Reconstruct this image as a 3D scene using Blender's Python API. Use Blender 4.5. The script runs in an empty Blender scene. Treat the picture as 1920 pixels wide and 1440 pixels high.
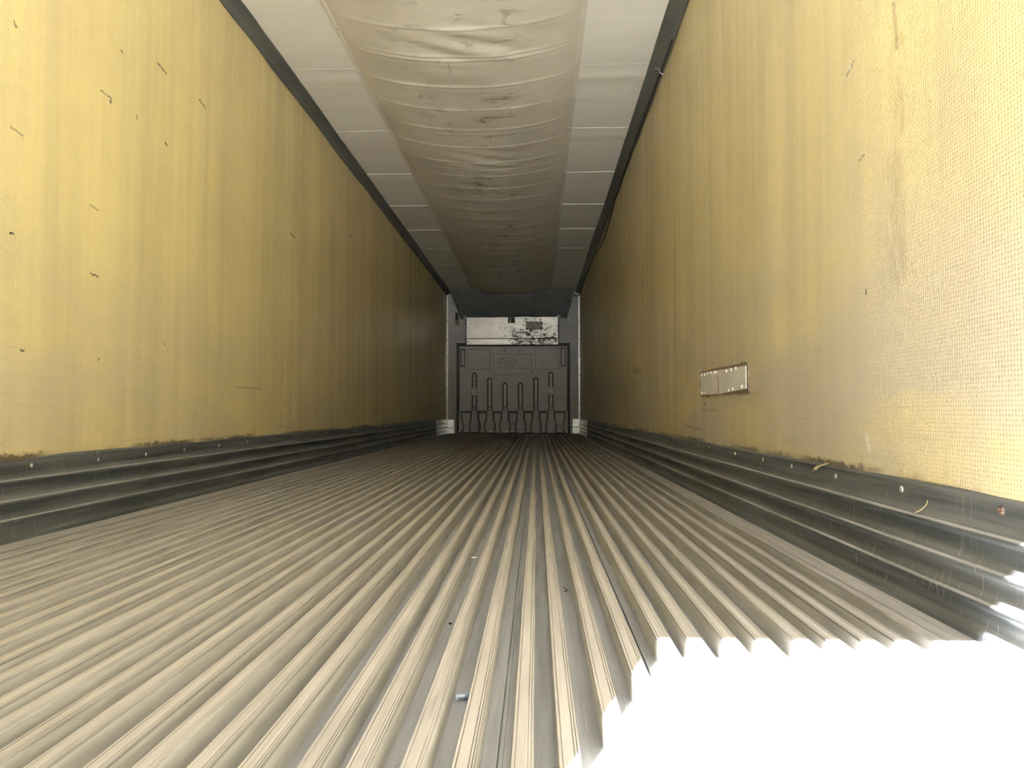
import bpy, math, random
from mathutils import Vector, Matrix, noise as mn
random.seed(7)
SC = bpy.context.scene
COL = SC.collection

# ------------------------------------------------------------------ camera, world, sun, exposure
EYE = 0.416                                    # camera height above the rail tops (metres)
cam_d = bpy.data.cameras.new('camera')
cam_d.sensor_width = 36.0
cam_d.lens = 36.0 * 1331.0 / 1920.0            # about 25 mm
cam_d.clip_start = 0.02
cam = bpy.data.objects.new('camera', cam_d)
COL.objects.link(cam)
cam.location = (0, 0, EYE)
cam.rotation_euler = (math.radians(90 + 2.1943), 0, math.radians(1.9779))
SC.camera = cam

SUN_EL, SUN_AZ = math.radians(56.1), math.radians(21.04)   # sun stands behind and to the left of the trailer
world = bpy.data.worlds.new('sky_world')
SC.world = world
world.use_nodes = True
wn = world.node_tree
wn.nodes.clear()
sky = wn.nodes.new('ShaderNodeTexSky')
sky.sky_type = 'NISHITA'
sky.sun_disc = False
sky.sun_elevation = SUN_EL
sky.sun_rotation = math.pi + SUN_AZ
sky.air_density = 1.0
sky.dust_density = 1.0
sky.ozone_density = 1.0
bg = wn.nodes.new('ShaderNodeBackground')
bg.inputs[1].default_value = 0.055
wo = wn.nodes.new('ShaderNodeOutputWorld')
wn.links.new(sky.outputs[0], bg.inputs[0])
wn.links.new(bg.outputs[0], wo.inputs[0])

sun_d = bpy.data.lights.new('sun', 'SUN')
sun_d.energy = 13.0
sun_d.angle = math.radians(0.53)
sun_d.color = (0.985, 0.99, 1.0)
sun = bpy.data.objects.new('sun', sun_d)
COL.objects.link(sun)
sun_dir = Vector((math.sin(SUN_AZ) * math.cos(SUN_EL), math.cos(SUN_AZ) * math.cos(SUN_EL), -math.sin(SUN_EL)))
sun.rotation_euler = sun_dir.to_track_quat('-Z', 'Y').to_euler()
sun.location = (-2, -6, 9)

vs = SC.view_settings
vs.view_transform = 'Standard'
vs.look = 'None'
vs.gamma = 1.0
vs.use_curve_mapping = False
vs.exposure = 3.1
cy = SC.cycles
cy.max_bounces = 14
cy.diffuse_bounces = 10
cy.glossy_bounces = 5
cy.caustics_reflective = True
cy.sample_clamp_indirect = 6.0
cy.use_denoising = True

# ------------------------------------------------------------------ dimensions (metres; +y runs into the trailer)
XL, XR = -1.675, 0.815        # inner wall faces
YR, YF = -0.20, 13.20         # rear opening, front wall
ZC = 2.645                    # ceiling
KICK = 0.262                  # top of the kick plates


# ------------------------------------------------------------------ node helper
class NT:
    def __init__(self, name, rough=0.6, metal=0.0, spec=None):
        self.m = bpy.data.materials.new(name)
        self.m.use_nodes = True
        self.t = self.m.node_tree
        self.t.nodes.clear()
        self.b = self.n('ShaderNodeBsdfPrincipled')
        self.o = self.n('ShaderNodeOutputMaterial')
        self.t.links.new(self.b.outputs[0], self.o.inputs[0])
        self.b.inputs['Roughness'].default_value = rough
        self.b.inputs['Metallic'].default_value = metal
        if spec is not None:
            self.b.inputs['Specular IOR Level'].default_value = spec
        self._pos = None

    def n(self, typ, **kw):
        x = self.t.nodes.new(typ)
        for k, v in kw.items():
            setattr(x, k, v)
        return x

    def put(self, sock, v):
        if isinstance(v, bpy.types.NodeSocket):
            self.t.links.new(v, sock)
        elif v is not None:
            if hasattr(sock.default_value, '__len__') and not hasattr(v, '__len__'):
                v = (v,) * len(sock.default_value)
            if hasattr(v, '__len__') and hasattr(sock.default_value, '__len__') and len(sock.default_value) == 4 and len(v) == 3:
                v = (*v, 1.0)
            sock.default_value = v

    def pos(self):
        if self._pos is None:
            self._pos = self.n('ShaderNodeNewGeometry').outputs['Position']
        return self._pos

    def normal(self):
        return self.n('ShaderNodeNewGeometry').outputs['Normal']

    def math(self, op, a, b=None, c=None, clamp=False):
        x = self.n('ShaderNodeMath', operation=op, use_clamp=clamp)
        self.put(x.inputs[0], a)
        if b is not None:
            self.put(x.inputs[1], b)
        if c is not None:
            self.put(x.inputs[2], c)
        return x.outputs[0]

    def vmath(self, op, a, b=None, scale=None, out=0):
        x = self.n('ShaderNodeVectorMath', operation=op)
        self.put(x.inputs[0], a)
        if b is not None:
            self.put(x.inputs[1], b)
        if scale is not None:
            self.put(x.inputs['Scale'], scale)
        return x.outputs[out]

    def xyz(self, v=None):
        x = self.n('ShaderNodeSeparateXYZ')
        self.put(x.inputs[0], v or self.pos())
        return x.outputs[0], x.outputs[1], x.outputs[2]

    def noise(self, scale=(1, 1, 1), detail=3.0, rough=0.55, off=(0, 0, 0), dist=0.0, rot=0.0):
        mp = self.n('ShaderNodeMapping')
        mp.inputs['Scale'].default_value = scale
        mp.inputs['Location'].default_value = off
        mp.inputs['Rotation'].default_value = (rot, 0, 0)
        self.t.links.new(self.pos(), mp.inputs[0])
        x = self.n('ShaderNodeTexNoise')
        x.inputs['Scale'].default_value = 1.0
        x.inputs['Detail'].default_value = detail
        x.inputs['Roughness'].default_value = rough
        x.inputs['Distortion'].default_value = dist
        self.t.links.new(mp.outputs[0], x.inputs['Vector'])
        return x.outputs[0]

    def ramp(self, v, lo, hi, a=0.0, b=1.0, smooth=True):
        x = self.n('ShaderNodeMapRange', interpolation_type='SMOOTHSTEP' if smooth else 'LINEAR')
        self.put(x.inputs[0], v)
        x.inputs[1].default_value = lo
        x.inputs[2].default_value = hi
        x.inputs[3].default_value = a
        x.inputs[4].default_value = b
        return x.outputs[0]

    def mix(self, f, a, b):
        x = self.n('ShaderNodeMix', data_type='RGBA')
        self.put(x.inputs[0], f)
        self.put(x.inputs[6], a)
        self.put(x.inputs[7], b)
        return x.outputs[2]

    def mul(self, *v):
        r = v[0]
        for w in v[1:]:
            r = self.math('MULTIPLY', r, w)
        return r

    def color(self, c):
        self.put(self.b.inputs['Base Color'], c)

    def rough(self, r):
        self.put(self.b.inputs['Roughness'], r)

    def bump(self, h, strength=0.4, dist=0.002):
        x = self.n('ShaderNodeBump')
        x.inputs['Strength'].default_value = strength
        x.inputs['Distance'].default_value = dist
        self.put(x.inputs['Height'], h)
        self.t.links.new(x.outputs[0], self.b.inputs['Normal'])

    def seg_mark(self, a, b, width):
        """0..1 mask of a scuff lying along the segment a-b in the (y, z) plane of a side wall."""
        A, B = Vector((0, a[0], a[1])), Vector((0, b[0], b[1]))
        d = B - A
        L2 = max(d.length_squared, 1e-6)
        if not hasattr(self, '_flat'):
            wob = self.noise((0, 60, 60), 2)
            fl = self.vmath('MULTIPLY', self.pos(), (0, 1, 1))
            cmb = self.n('ShaderNodeCombineXYZ')
            w = self.math('MULTIPLY_ADD', wob, 0.02, -0.01)
            self.put(cmb.inputs[1], w)
            self.put(cmb.inputs[2], w)
            self._flat = self.vmath('ADD', fl, cmb.outputs[0])
        p = self.vmath('SUBTRACT', self._flat, tuple(A))
        t = self.math('DIVIDE', self.vmath('DOT_PRODUCT', p, tuple(d), out=1), L2, clamp=True)
        q = self.vmath('SUBTRACT', p, self.vmath('SCALE', tuple(d), scale=t))
        return self.ramp(self.vmath('LENGTH', q, out=1), width * 0.35, width, 1.0, 0.0)


# ------------------------------------------------------------------ materials
def mat_wall(name, marks, side):
    M = NT(name, 0.55, spec=0.5)
    x, y, z = M.xyz()
    streak = M.noise((0, 5.5, 0.22), 4, 0.6, off=(3 * side, 0, 0))
    fine = M.noise((0, 22, 0.9), 3, 0.6, off=(0, 4 * side, 0))
    blotch = M.noise((0, 1.1, 1.3), 4, 0.6, off=(0, 0, 7 * side))
    small = M.noise((0, 16, 16), 4, 0.7)
    f = M.math('ADD', M.math('ADD', M.mul(streak, 0.45), M.mul(fine, 0.15)), M.math('ADD', M.mul(blotch, 0.3), M.mul(small, 0.1)))
    f = M.ramp(f, 0.36, 0.66)
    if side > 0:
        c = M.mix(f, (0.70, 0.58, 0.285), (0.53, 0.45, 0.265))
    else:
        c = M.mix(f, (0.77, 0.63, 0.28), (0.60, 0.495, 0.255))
    # greyish rub from cargo, along the lower metre of the wall
    rub = M.mul(M.ramp(M.noise((0, 0.8, 2.6), 4, 0.65, off=(0, 2, 0)), 0.34, 0.60), M.ramp(z, 1.25, 0.45))
    rubline = M.mul(M.ramp(M.noise((0, 1.6, 70), 3, 0.6), 0.56, 0.74), M.ramp(z, 0.95, 0.4))
    c = M.mix(M.mul(rub, 0.75 if side > 0 else 0.35), c, (0.50, 0.445, 0.365))
    c = M.mix(M.mul(rubline, 0.2), c, (0.30, 0.24, 0.15))
    # brown grime dribbles
    drip = M.mul(M.ramp(M.noise((0, 9, 0.35), 3, 0.6, off=(0, 11 * side, 3)), 0.60, 0.78), M.ramp(M.noise((0, 1.5, 0.8), 2), 0.45, 0.65))
    c = M.mix(M.mul(drip, 0.5), c, (0.26, 0.20, 0.11))
    # dimples of the weave keep dirt
    wy = M.math('SINE', M.mul(y, 2 * math.pi / 0.0085))
    wz = M.math('SINE', M.mul(z, 2 * math.pi / 0.0085))
    weave = M.mul(M.ramp(wy, -0.3, 0.9), M.ramp(wz, -0.3, 0.9))
    pit = M.mul(M.ramp(weave, 0.55, 1.0), M.ramp(M.noise((0, 5, 5), 4, 0.7), 0.5, 0.72))
    c = M.mix(M.mul(pit, 0.32), c, (0.20, 0.15, 0.08))
    # glue and grime above the kick plate
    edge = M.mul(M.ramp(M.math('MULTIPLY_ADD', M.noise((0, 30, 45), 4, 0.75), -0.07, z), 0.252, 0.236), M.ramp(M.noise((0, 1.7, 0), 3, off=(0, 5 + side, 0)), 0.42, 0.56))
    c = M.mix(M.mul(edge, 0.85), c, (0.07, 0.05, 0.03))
    smear = M.noise((0, 30, 7), 4, 0.7)
    for (y0, z0, y1, z1, s, w) in marks:
        k = M.seg_mark((y0, z0), (y1, z1), w * (0.8 if w < 0.02 else 1.3))
        if w >= 0.02:
            k = M.mul(k, M.ramp(smear, 0.36, 0.62))
        c = M.mix(M.mul(k, abs(s)), c, (0.055, 0.042, 0.028) if s > 0 else (0.78, 0.75, 0.66))
    M.color(c)
    M.rough(M.ramp(f, 0, 1, 0.28, 0.45))
    h = M.math('ADD', M.mul(weave, -0.6), M.mul(M.noise((0, 120, 120), 2), 1.1))
    M.bump(h, 0.7, 0.0020)
    return M.m


LEFT_MARKS = [(2.635, 1.651, 2.700, 1.650, .8, .006), (2.697, 1.641, 2.698, 1.630, .8, .008), (2.761, 1.871, 2.765, 1.868, 1, .009),
              (3.037, 1.960, 3.111, 1.948, .8, .009), (3.117, 1.631, 3.127, 1.622, 1, .011), (2.876, 1.654, 2.880, 1.642, .8, .008),
              (3.416, 1.963, 3.485, 1.950, .8, .009), (2.170, 1.320, 2.222, 1.312, .6, .006), (2.173, 1.665, 2.181, 1.652, .8, .008),
              (2.586, 1.192, 2.635, 1.186, .5, .007), (4.746, 1.631, 4.832, 1.618, .9, .011), (2.599, .935, 2.641, .930, .9, .007),
              (2.182, .983, 2.192, .981, 1, .008), (2.238, .613, 2.250, .611, .9, .008), (2.656, .616, 2.662, .614, .8, .006),
              (3.141, .719, 3.146, .717, .8, .008), (3.900, .550, 4.250, .552, .5, .006), (6.253, 1.997, 6.345, 2.006, .6, .012)]
RIGHT_MARKS = [(1.856, 1.295, 1.815, 1.314, .6, .007), (1.843, 1.305, 1.822, 1.317, -.9, .005), (1.773, .716, 1.770, .704, .9, .006),
               (5.938, .756, 5.599, .730, .7, .03), (1.798, 1.048, 1.768, 1.052, .5, .006), (1.618, 1.345, 1.606, 1.24, .35, .012),
               (1.610, 1.24, 1.606, 1.06, .28, .035), (1.632, .98, 1.622, .74, .22, .045), (3.925, .337, 3.541, .324, .5, .009),
               (3.537, .419, 3.222, .421, .35, .01), (3.50, .455, 3.46, .445, .7, .008), (3.0, .642, 3.0, .62, .6, .008),
               (1.785, .352, 1.775, .328, -.5, .016), (3.08, .455, 3.08, .44, .7, .008)]
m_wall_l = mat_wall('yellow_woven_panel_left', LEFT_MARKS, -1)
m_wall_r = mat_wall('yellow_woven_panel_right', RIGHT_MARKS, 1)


def mat_plain(name, c1, c2, rough=0.6, metal=0.0, scale=(6, 6, 6), lo=0.35, hi=0.65, bump=0.0, spec=None):
    M = NT(name, rough, metal, spec)
    nz = M.noise(scale, 5, 0.65)
    M.color(M.mix(M.ramp(nz, lo, hi), c1, c2))
    if bump:
        M.bump(M.noise(tuple(s * 14 for s in scale), 3), bump, 0.002)
    return M.m


def mat_kick():
    M = NT('scuffed_aluminium', 0.42, 0.75)
    x, y, z = M.xyz()
    base = M.mix(M.ramp(M.noise((3, 0.8, 26), 5, 0.65), 0.35, 0.65), (0.145, 0.165, 0.18), (0.285, 0.305, 0.32))
    scr = M.mul(M.ramp(M.noise((0, 210, 3.5), 2, 0.6, rot=0.2), 0.60, 0.68), M.ramp(M.noise((0, 5.0, 32), 3, 0.6), 0.46, 0.58))
    dark = M.mul(M.ramp(M.noise((0, 1.1, 34), 4, 0.6, off=(0, 0, 3)), 0.5, 0.7), 0.55)
    c = M.mix(dark, base, (0.07, 0.08, 0.085))
    c = M.mix(M.mul(scr, 0.75), c, (0.62, 0.61, 0.58))
    _, _, nz = M.xyz(M.normal())
    dust = M.mul(M.math('MAXIMUM', M.ramp(nz, 0.55, 0.8), M.ramp(nz, 0.1, 0.4, 0.0, 0.22)), M.ramp(M.noise((0, 2.5, 8), 3), 0.25, 0.6, 0.6, 1.0))
    c = M.mix(M.mul(dust, 0.8), c, (0.56, 0.55, 0.52))
    M.color(c)
    M.put(M.b.inputs['Metallic'], M.ramp(dust, 0, 1, 0.75, 0.1))
    M.rough(M.math('ADD', M.ramp(M.noise((0, 4, 40), 3), 0.3, 0.7, 0.32, 0.5), M.mul(dust, 0.2)))
    M.bump(M.noise((30, 4, 160), 3), 0.12, 0.001)
    return M.m


def mat_rail():
    """T-rails: tan dust on the tread with worn, dark lengthwise lines; thin dust film on the sides."""
    M = NT('dusty_rail', 0.6, 0.0, spec=0.4)
    x, y, z = M.xyz()
    _, _, nz = M.xyz(M.normal())
    top = M.ramp(nz, 0.5, 0.9)
    dust = M.mix(M.ramp(M.noise((60, 3.5, 1), 5, 0.65), 0.3, 0.7), (0.46, 0.436, 0.405), (0.365, 0.345, 0.318))
    dust = M.mix(M.ramp(M.noise((9, 1.3, 1), 3), 0.4, 0.7, 0, 0.35), dust, (0.55, 0.525, 0.485))
    line = M.mul(M.ramp(M.noise((230, 0.7, 1), 3, 0.7, dist=0.2), 0.55, 0.63), M.ramp(M.noise((24, 5, 1), 3), 0.44, 0.58))
    dust = M.mix(M.mul(line, 0.55), dust, (0.20, 0.19, 0.18))
    side = M.mix(M.ramp(M.noise((30, 6, 60), 4, 0.65), 0.35, 0.65), (0.53, 0.515, 0.475), (0.43, 0.415, 0.38))
    nick = M.mul(M.ramp(M.noise((16, 0.9, 60), 4, 0.7), 0.34, 0.58), M.ramp(z, -0.0055, -0.0028))
    side = M.mix(M.mul(nick, 0.75), side, (0.13, 0.12, 0.105))
    M.color(M.mix(top, side, dust))
    M.rough(M.ramp(top, 0, 1, 0.45, 0.68))
    M.bump(M.noise((180, 5, 1), 3), 0.14, 0.0012)
    return M.m


def mat_groove():
    M = NT('groove_aluminium', 0.42, 0.35)
    c = M.mix(M.ramp(M.noise((40, 2.2, 1), 5, 0.65), 0.35, 0.65), (0.53, 0.535, 0.545), (0.40, 0.405, 0.415))
    c = M.mix(M.ramp(M.noise((120, 5, 1), 4, 0.7, off=(3, 1, 0)), 0.58, 0.72, 0, 0.5), c, (0.72, 0.73, 0.74))
    c = M.mix(M.ramp(M.noise((70, 70, 1), 2), 0.70, 0.74, 0, 0.7), c, (0.10, 0.09, 0.08))
    M.color(c)
    M.rough(M.ramp(M.noise((25, 3, 1), 3), 0.3, 0.7, 0.34, 0.55))
    return M.m


def mat_chute():
    M = NT('duct_cloth', 0.62, spec=0.3)
    x, y, z = M.xyz()
    c = M.mix(M.ramp(M.noise((2.0, 1.2, 1), 4), 0.35, 0.65), (0.72, 0.68, 0.57), (0.63, 0.59, 0.49))
    mid = M.ramp(M.math('ABSOLUTE', M.math('ADD', x, 0.45)), 0.5, 0.1)
    st = M.mul(M.ramp(M.noise((4.5, 11, 1), 5, 0.7, dist=0.8), 0.51, 0.66), M.ramp(M.noise((2.2, 1.6, 1), 3, off=(0, 1.3, 0)), 0.42, 0.56), mid)
    st2 = M.mul(M.ramp(M.noise((26, 5, 1), 3, 0.6, off=(4, 0, 0)), 0.60, 0.72), M.ramp(M.noise((1.5, 2.2, 1), 2), 0.46, 0.58), mid)
    c = M.mix(M.mul(st, 0.88), c, (0.15, 0.105, 0.065))
    c = M.mix(M.mul(st2, 0.4), c, (0.19, 0.15, 0.105))
    M.color(c)
    M.bump(M.noise((160, 160, 160), 2), 0.15, 0.001)
    return M.m


def mat_cover():
    """Stainless cover sheet, black rubber scuffs thicker to the right and below."""
    M = NT('scuffed_stainless', 0.36, 0.85)
    x, y, z = M.xyz()
    c = M.mix(M.ramp(M.noise((5, 1, 8), 4), 0.3, 0.7), (0.74, 0.71, 0.65), (0.60, 0.575, 0.52))
    wgt = M.math('ADD', M.ramp(x, -0.8, -0.3, -0.05, 0.095), M.ramp(z, 1.72, 2.1, 0.035, -0.045))
    s = M.math('ADD', M.noise((8, 1, 14), 5, 0.72, dist=1.2, off=(5.2, 0, 1.4)), wgt)
    s2 = M.math('ADD', M.noise((40, 1, 40), 4, 0.6), wgt)
    c = M.mix(M.ramp(s, 0.60, 0.70, 0, 0.85), c, (0.045, 0.042, 0.038))
    c = M.mix(M.ramp(s2, 0.66, 0.74, 0, 0.7), c, (0.07, 0.065, 0.06))
    M.color(c)
    M.rough(M.ramp(s, 0.5, 0.7, 0.34, 0.6))
    return M.m


m_kick = mat_kick()
m_rail = mat_rail()
m_groove = mat_groove()
m_chute = mat_chute()
m_cover = mat_cover()
m_ceiling = mat_plain('white_ceiling_sheet', (0.86, 0.84, 0.765), (0.80, 0.785, 0.71), 0.5, 0, (0.6, 3.0, 1), bump=0.05)
m_cove = mat_plain('dark_rubber_cove', (0.135, 0.14, 0.12), (0.085, 0.09, 0.08), 0.5, 0, (4, 1.2, 9))
m_frontwall = mat_plain('grey_front_sheet', (0.62, 0.62, 0.59), (0.54, 0.54, 0.515), 0.55, 0, (3, 3, 3))
m_plastic = mat_plain('moulded_grey_plastic', (0.70, 0.695, 0.665), (0.62, 0.615, 0.59), 0.6, 0, (9, 9, 22), bump=0.15)
m_strip = mat_plain('pale_grey_plastic', (0.80, 0.795, 0.77), (0.73, 0.725, 0.70), 0.55, 0, (9, 9, 22))
m_hood = mat_plain('dark_duct_cloth', (0.17, 0.185, 0.172), (0.135, 0.147, 0.138), 0.7, 0, (5, 5, 5), bump=0.1)
m_gusset = mat_plain('grey_duct_cloth', (0.36, 0.355, 0.32), (0.28, 0.28, 0.25), 0.7, 0, (5, 5, 5))
m_alu = mat_plain('bright_aluminium', (0.97, 0.97, 0.95), (0.86, 0.86, 0.84), 0.34, 0.85, (10, 4, 30))
m_kickend = mat_plain('clean_aluminium', (0.92, 0.92, 0.90), (0.78, 0.78, 0.77), 0.3, 0.5, (10, 4, 30))
m_white = mat_plain('white_corner_strip', (0.95, 0.93, 0.88), (0.85, 0.83, 0.78), 0.36, 0.7, (3, 3, 9))
m_patch = mat_plain('dull_aluminium_patch', (0.80, 0.77, 0.70), (0.70, 0.67, 0.60), 0.45, 0.15, (6, 6, 6))
m_rivet = mat_plain('rivet_metal', (0.62, 0.61, 0.58), (0.50, 0.49, 0.46), 0.4, 0.7)
m_bright = mat_plain('bright_rivet', (0.95, 0.94, 0.9), (0.9, 0.89, 0.85), 0.35, 0.4)
m_rust = mat_plain('rusty_iron', (0.07, 0.028, 0.018), (0.24, 0.18, 0.14), 0.8, 0.1, (150, 150, 150))
m_gap_shade = mat_plain('gap_shade_grey', (0.155, 0.16, 0.16), (0.12, 0.125, 0.125), 0.8)  # shade of the bulkhead gaps, put in as a dark colour
m_black = mat_plain('black_rubber', (0.02, 0.021, 0.022), (0.03, 0.03, 0.03), 0.55)
m_grime = mat_plain('grimy_sealant', (0.27, 0.215, 0.14), (0.15, 0.12, 0.08), 0.8, 0, (70, 70, 70))
m_straw = mat_plain('dry_straw', (0.66, 0.54, 0.30), (0.52, 0.42, 0.23), 0.7, 0, (80, 80, 80))
m_paper = mat_plain('pale_paper', (0.72, 0.78, 0.82), (0.45, 0.55, 0.62), 0.7, 0, (120, 120, 120))
m_leaf = mat_plain('dark_leaf', (0.035, 0.03, 0.025), (0.06, 0.05, 0.035), 0.8, 0, (120, 120, 120))
m_steel = mat_plain('painted_steel', (0.55, 0.56, 0.56), (0.47, 0.48, 0.48), 0.5, 0.1)
m_door = mat_plain('white_door_liner', (0.66, 0.64, 0.58), (0.58, 0.55, 0.49), 0.5, 0, (2, 2, 1))
m_yard = mat_plain('concrete_yard', (0.74, 0.745, 0.74), (0.66, 0.665, 0.66), 0.85, 0, (0.5, 0.5, 0.5), bump=0.2)
m_tag = mat_plain('faded_tag', (0.24, 0.205, 0.16), (0.30, 0.27, 0.225), 0.7, 0, (20, 20, 20))


# ------------------------------------------------------------------ mesh helpers
class MB:
    def __init__(self):
        self.v, self.f, self.mi = [], [], []

    def add(self, vs_, fs, mi=0):
        o = len(self.v)
        self.v += [tuple(p) for p in vs_]
        self.f += [tuple(i + o for i in f) for f in fs]
        self.mi += [mi] * len(fs)
        return self

    def box(self, x0, x1, y0, y1, z0, z1, mi=0):
        vs_ = [(x, y, z) for z in (z0, z1) for y in (y0, y1) for x in (x0, x1)]
        return self.add(vs_, [(0, 2, 3, 1), (4, 5, 7, 6), (0, 1, 5, 4), (2, 6, 7, 3), (0, 4, 6, 2), (1, 3, 7, 5)], mi)

    def grid(self, rows, mi=0, flip=False):
        nr, nc = len(rows), len(rows[0])
        fs = []
        for i in range(nr - 1):
            for j in range(nc - 1):
                a, b, c, d = i * nc + j, i * nc + j + 1, (i + 1) * nc + j + 1, (i + 1) * nc + j
                fs.append((a, d, c, b) if flip else (a, b, c, d))
        return self.add([p for r in rows for p in r], fs, mi)

    def taper(self, outer, inner, y0, y1, mi=0, cap=None):
        """plate on an x-z outline: outer outline at depth y0, inner outline (same count) at y1, closed in front."""
        n = len(outer)
        vs_ = [(x, y0, z) for x, z in outer] + [(x, y1, z) for x, z in inner]
        self.add(vs_, [(i, (i + 1) % n, (i + 1) % n + n, i + n) for i in range(n)], mi)
        self.add([(x, y1, z) for x, z in inner], [tuple(range(n))], mi if cap is None else cap)
        return self

    def tube(self, pts, r, n=8, mi=0):
        pts = [Vector(p) for p in pts]
        rows = []
        for i, p in enumerate(pts):
            d = (pts[min(i + 1, len(pts) - 1)] - pts[max(i - 1, 0)]).normalized()
            a = d.orthogonal().normalized() if abs(d.z) > 0.9 else d.cross(Vector((0, 0, 1))).normalized()
            b = d.cross(a)
            rr = r[i] if hasattr(r, '__len__') else r
            rows.append([p + rr * (math.cos(t) * a + math.sin(t) * b) for t in [2 * math.pi * k / n for k in range(n + 1)]])
        return self.grid(rows, mi)

    def dome(self, c, axis, r, h, mi=0, n=10):
        """rivet or screw head: low dome standing on c along axis."""
        ax = Vector(axis).normalized()
        a = ax.orthogonal().normalized()
        b = ax.cross(a)
        c = Vector(c)
        rings = [(1.0, 0.0), (0.95, 0.35), (0.7, 0.75), (0.3, 0.97)]
        vs_ = []
        for q, t in rings:
            vs_ += [c + r * q * (math.cos(2 * math.pi * k / n) * a + math.sin(2 * math.pi * k / n) * b) + ax * h * t for k in range(n)]
        vs_.append(c + ax * h)
        fs = []
        for i in range(3):
            fs += [(i * n + k, i * n + (k + 1) % n, (i + 1) * n + (k + 1) % n, (i + 1) * n + k) for k in range(n)]
        fs += [(3 * n + k, 3 * n + (k + 1) % n, 4 * n) for k in range(n)]
        return self.add(vs_, fs, mi)

    def build(self, name, mats, parent=None, smooth=False, bevel=0.0, angle=40):
        me = bpy.data.meshes.new(name)
        me.from_pydata(self.v, [], self.f)
        me.validate()
        for m in (mats if isinstance(mats, (list, tuple)) else [mats]):
            me.materials.append(m)
        if any(self.mi) and len(self.mi) == len(me.polygons):
            me.polygons.foreach_set('material_index', self.mi)
        me.update()
        return link(name, me, parent, smooth, bevel, angle)


def link(name, me, parent=None, smooth=False, bevel=0.0, angle=40):
    import bmesh
    bm = bmesh.new()
    bm.from_mesh(me)
    bmesh.ops.remove_doubles(bm, verts=bm.verts, dist=1e-5)
    bmesh.ops.recalc_face_normals(bm, faces=bm.faces)
    if bevel:
        es = [e for e in bm.edges if len(e.link_faces) == 2 and e.calc_face_angle(0) > 0.6]
        bmesh.ops.bevel(bm, geom=es, offset=bevel, segments=2, affect='EDGES', clamp_overlap=True)
    if smooth:
        for f in bm.faces:
            f.smooth = True
        for e in bm.edges:
            if len(e.link_faces) == 2 and e.calc_face_angle(0) > math.radians(angle):
                e.smooth = False
    bm.to_mesh(me)
    bm.free()
    o = bpy.data.objects.new(name, me)
    COL.objects.link(o)
    if parent:
        adopt(o, parent)
    return o


def base_of(o):
    p = Vector((0, 0, 0))
    while o:
        p += o.location
        o = o.parent
    return p


def adopt(o, parent):
    """parent a mesh that was modelled in world coordinates"""
    o.parent = parent
    w = Vector((0, 0, 0))
    if parent.type == 'EMPTY':
        w = parent.location.copy()
    elif parent.parent and parent.parent.type == 'EMPTY':
        w = Vector((0, 0, 0))          # the part itself already cancels its thing's offset
    o.matrix_parent_inverse = Matrix.Translation(-w)


def tag(o, label=None, cat=None, group=None, kind=None):
    for k, v in (('label', label), ('category', cat), ('group', group), ('kind', kind)):
        if v:
            o[k] = v
    return o


def thing(name, loc, label, cat, group=None, kind=None):
    o = bpy.data.objects.new(name, None)
    o.empty_display_size = 0.1
    COL.objects.link(o)
    o.location = loc
    return tag(o, label, cat, group, kind)


def dup(o, parent, offset):
    """one more copy of a piece, moved by offset, sharing its mesh"""
    c = o.copy()
    COL.objects.link(c)
    c.parent = parent
    c.matrix_parent_inverse = o.matrix_parent_inverse.copy()
    c.location = o.location + Vector(offset)
    return c


def nz(*p):
    return mn.noise(Vector(p))


# ------------------------------------------------------------------ setting: shell
yard = MB().box(-60, 60, -70, 50, -1.45, -1.25).build('ground', m_yard)
tag(yard, 'pale concrete yard the trailer stands on', 'ground', kind='structure')


def side_wall(name, x, out, mat, label):
    ny, nzs = 200, 12
    ys = [YR - 0.08 + (YF + 0.12 - YR + 0.08) * i / ny for i in range(ny + 1)]
    zs = [-0.12 + (ZC + 0.12 + 0.12) * j / nzs for j in range(nzs + 1)]

    def bow(y, z):
        return 0.0022 * math.sin(y * 9.3 + 0.8 * math.sin(y * 2.1)) + 0.004 * nz(y * 1.1, z * 0.5, x) + 0.002 * nz(y * 3.7, 0, x)
    b = MB()
    b.grid([[(x + bow(y, z), y, z) for z in zs] for y in ys])
    b.grid([[(x + out * 0.08, y, z) for z in (zs[0], zs[-1])] for y in (ys[0], ys[-1])])
    for y in (ys[0], ys[-1]):
        b.grid([[(x + bow(y, z), y, z) for z in zs], [(x + out * 0.08, y, z) for z in zs]])
    for z in (zs[0], zs[-1]):
        b.grid([[(x + bow(y, z), y, z) for y in ys], [(x + out * 0.08, y, z) for y in ys]])
    o = b.build(name, mat, smooth=True)
    return tag(o, label, 'wall', kind='structure')


wall_left = side_wall('wall_left', XL, -1, m_wall_l, 'long yellow woven side wall with short black scuffs, no metal patch on it')
wall_right = side_wall('wall_right', XR, 1, m_wall_r, 'long yellow side wall with grey rub marks and a riveted metal patch')
wall_front = MB().box(XL - 0.08, XR + 0.08, YF, YF + 0.12, -0.12, ZC + 0.12).build('wall_front', m_frontwall)
tag(wall_front, 'grey end wall behind the moulded bulkhead at the far end', 'wall', kind='structure')

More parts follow.
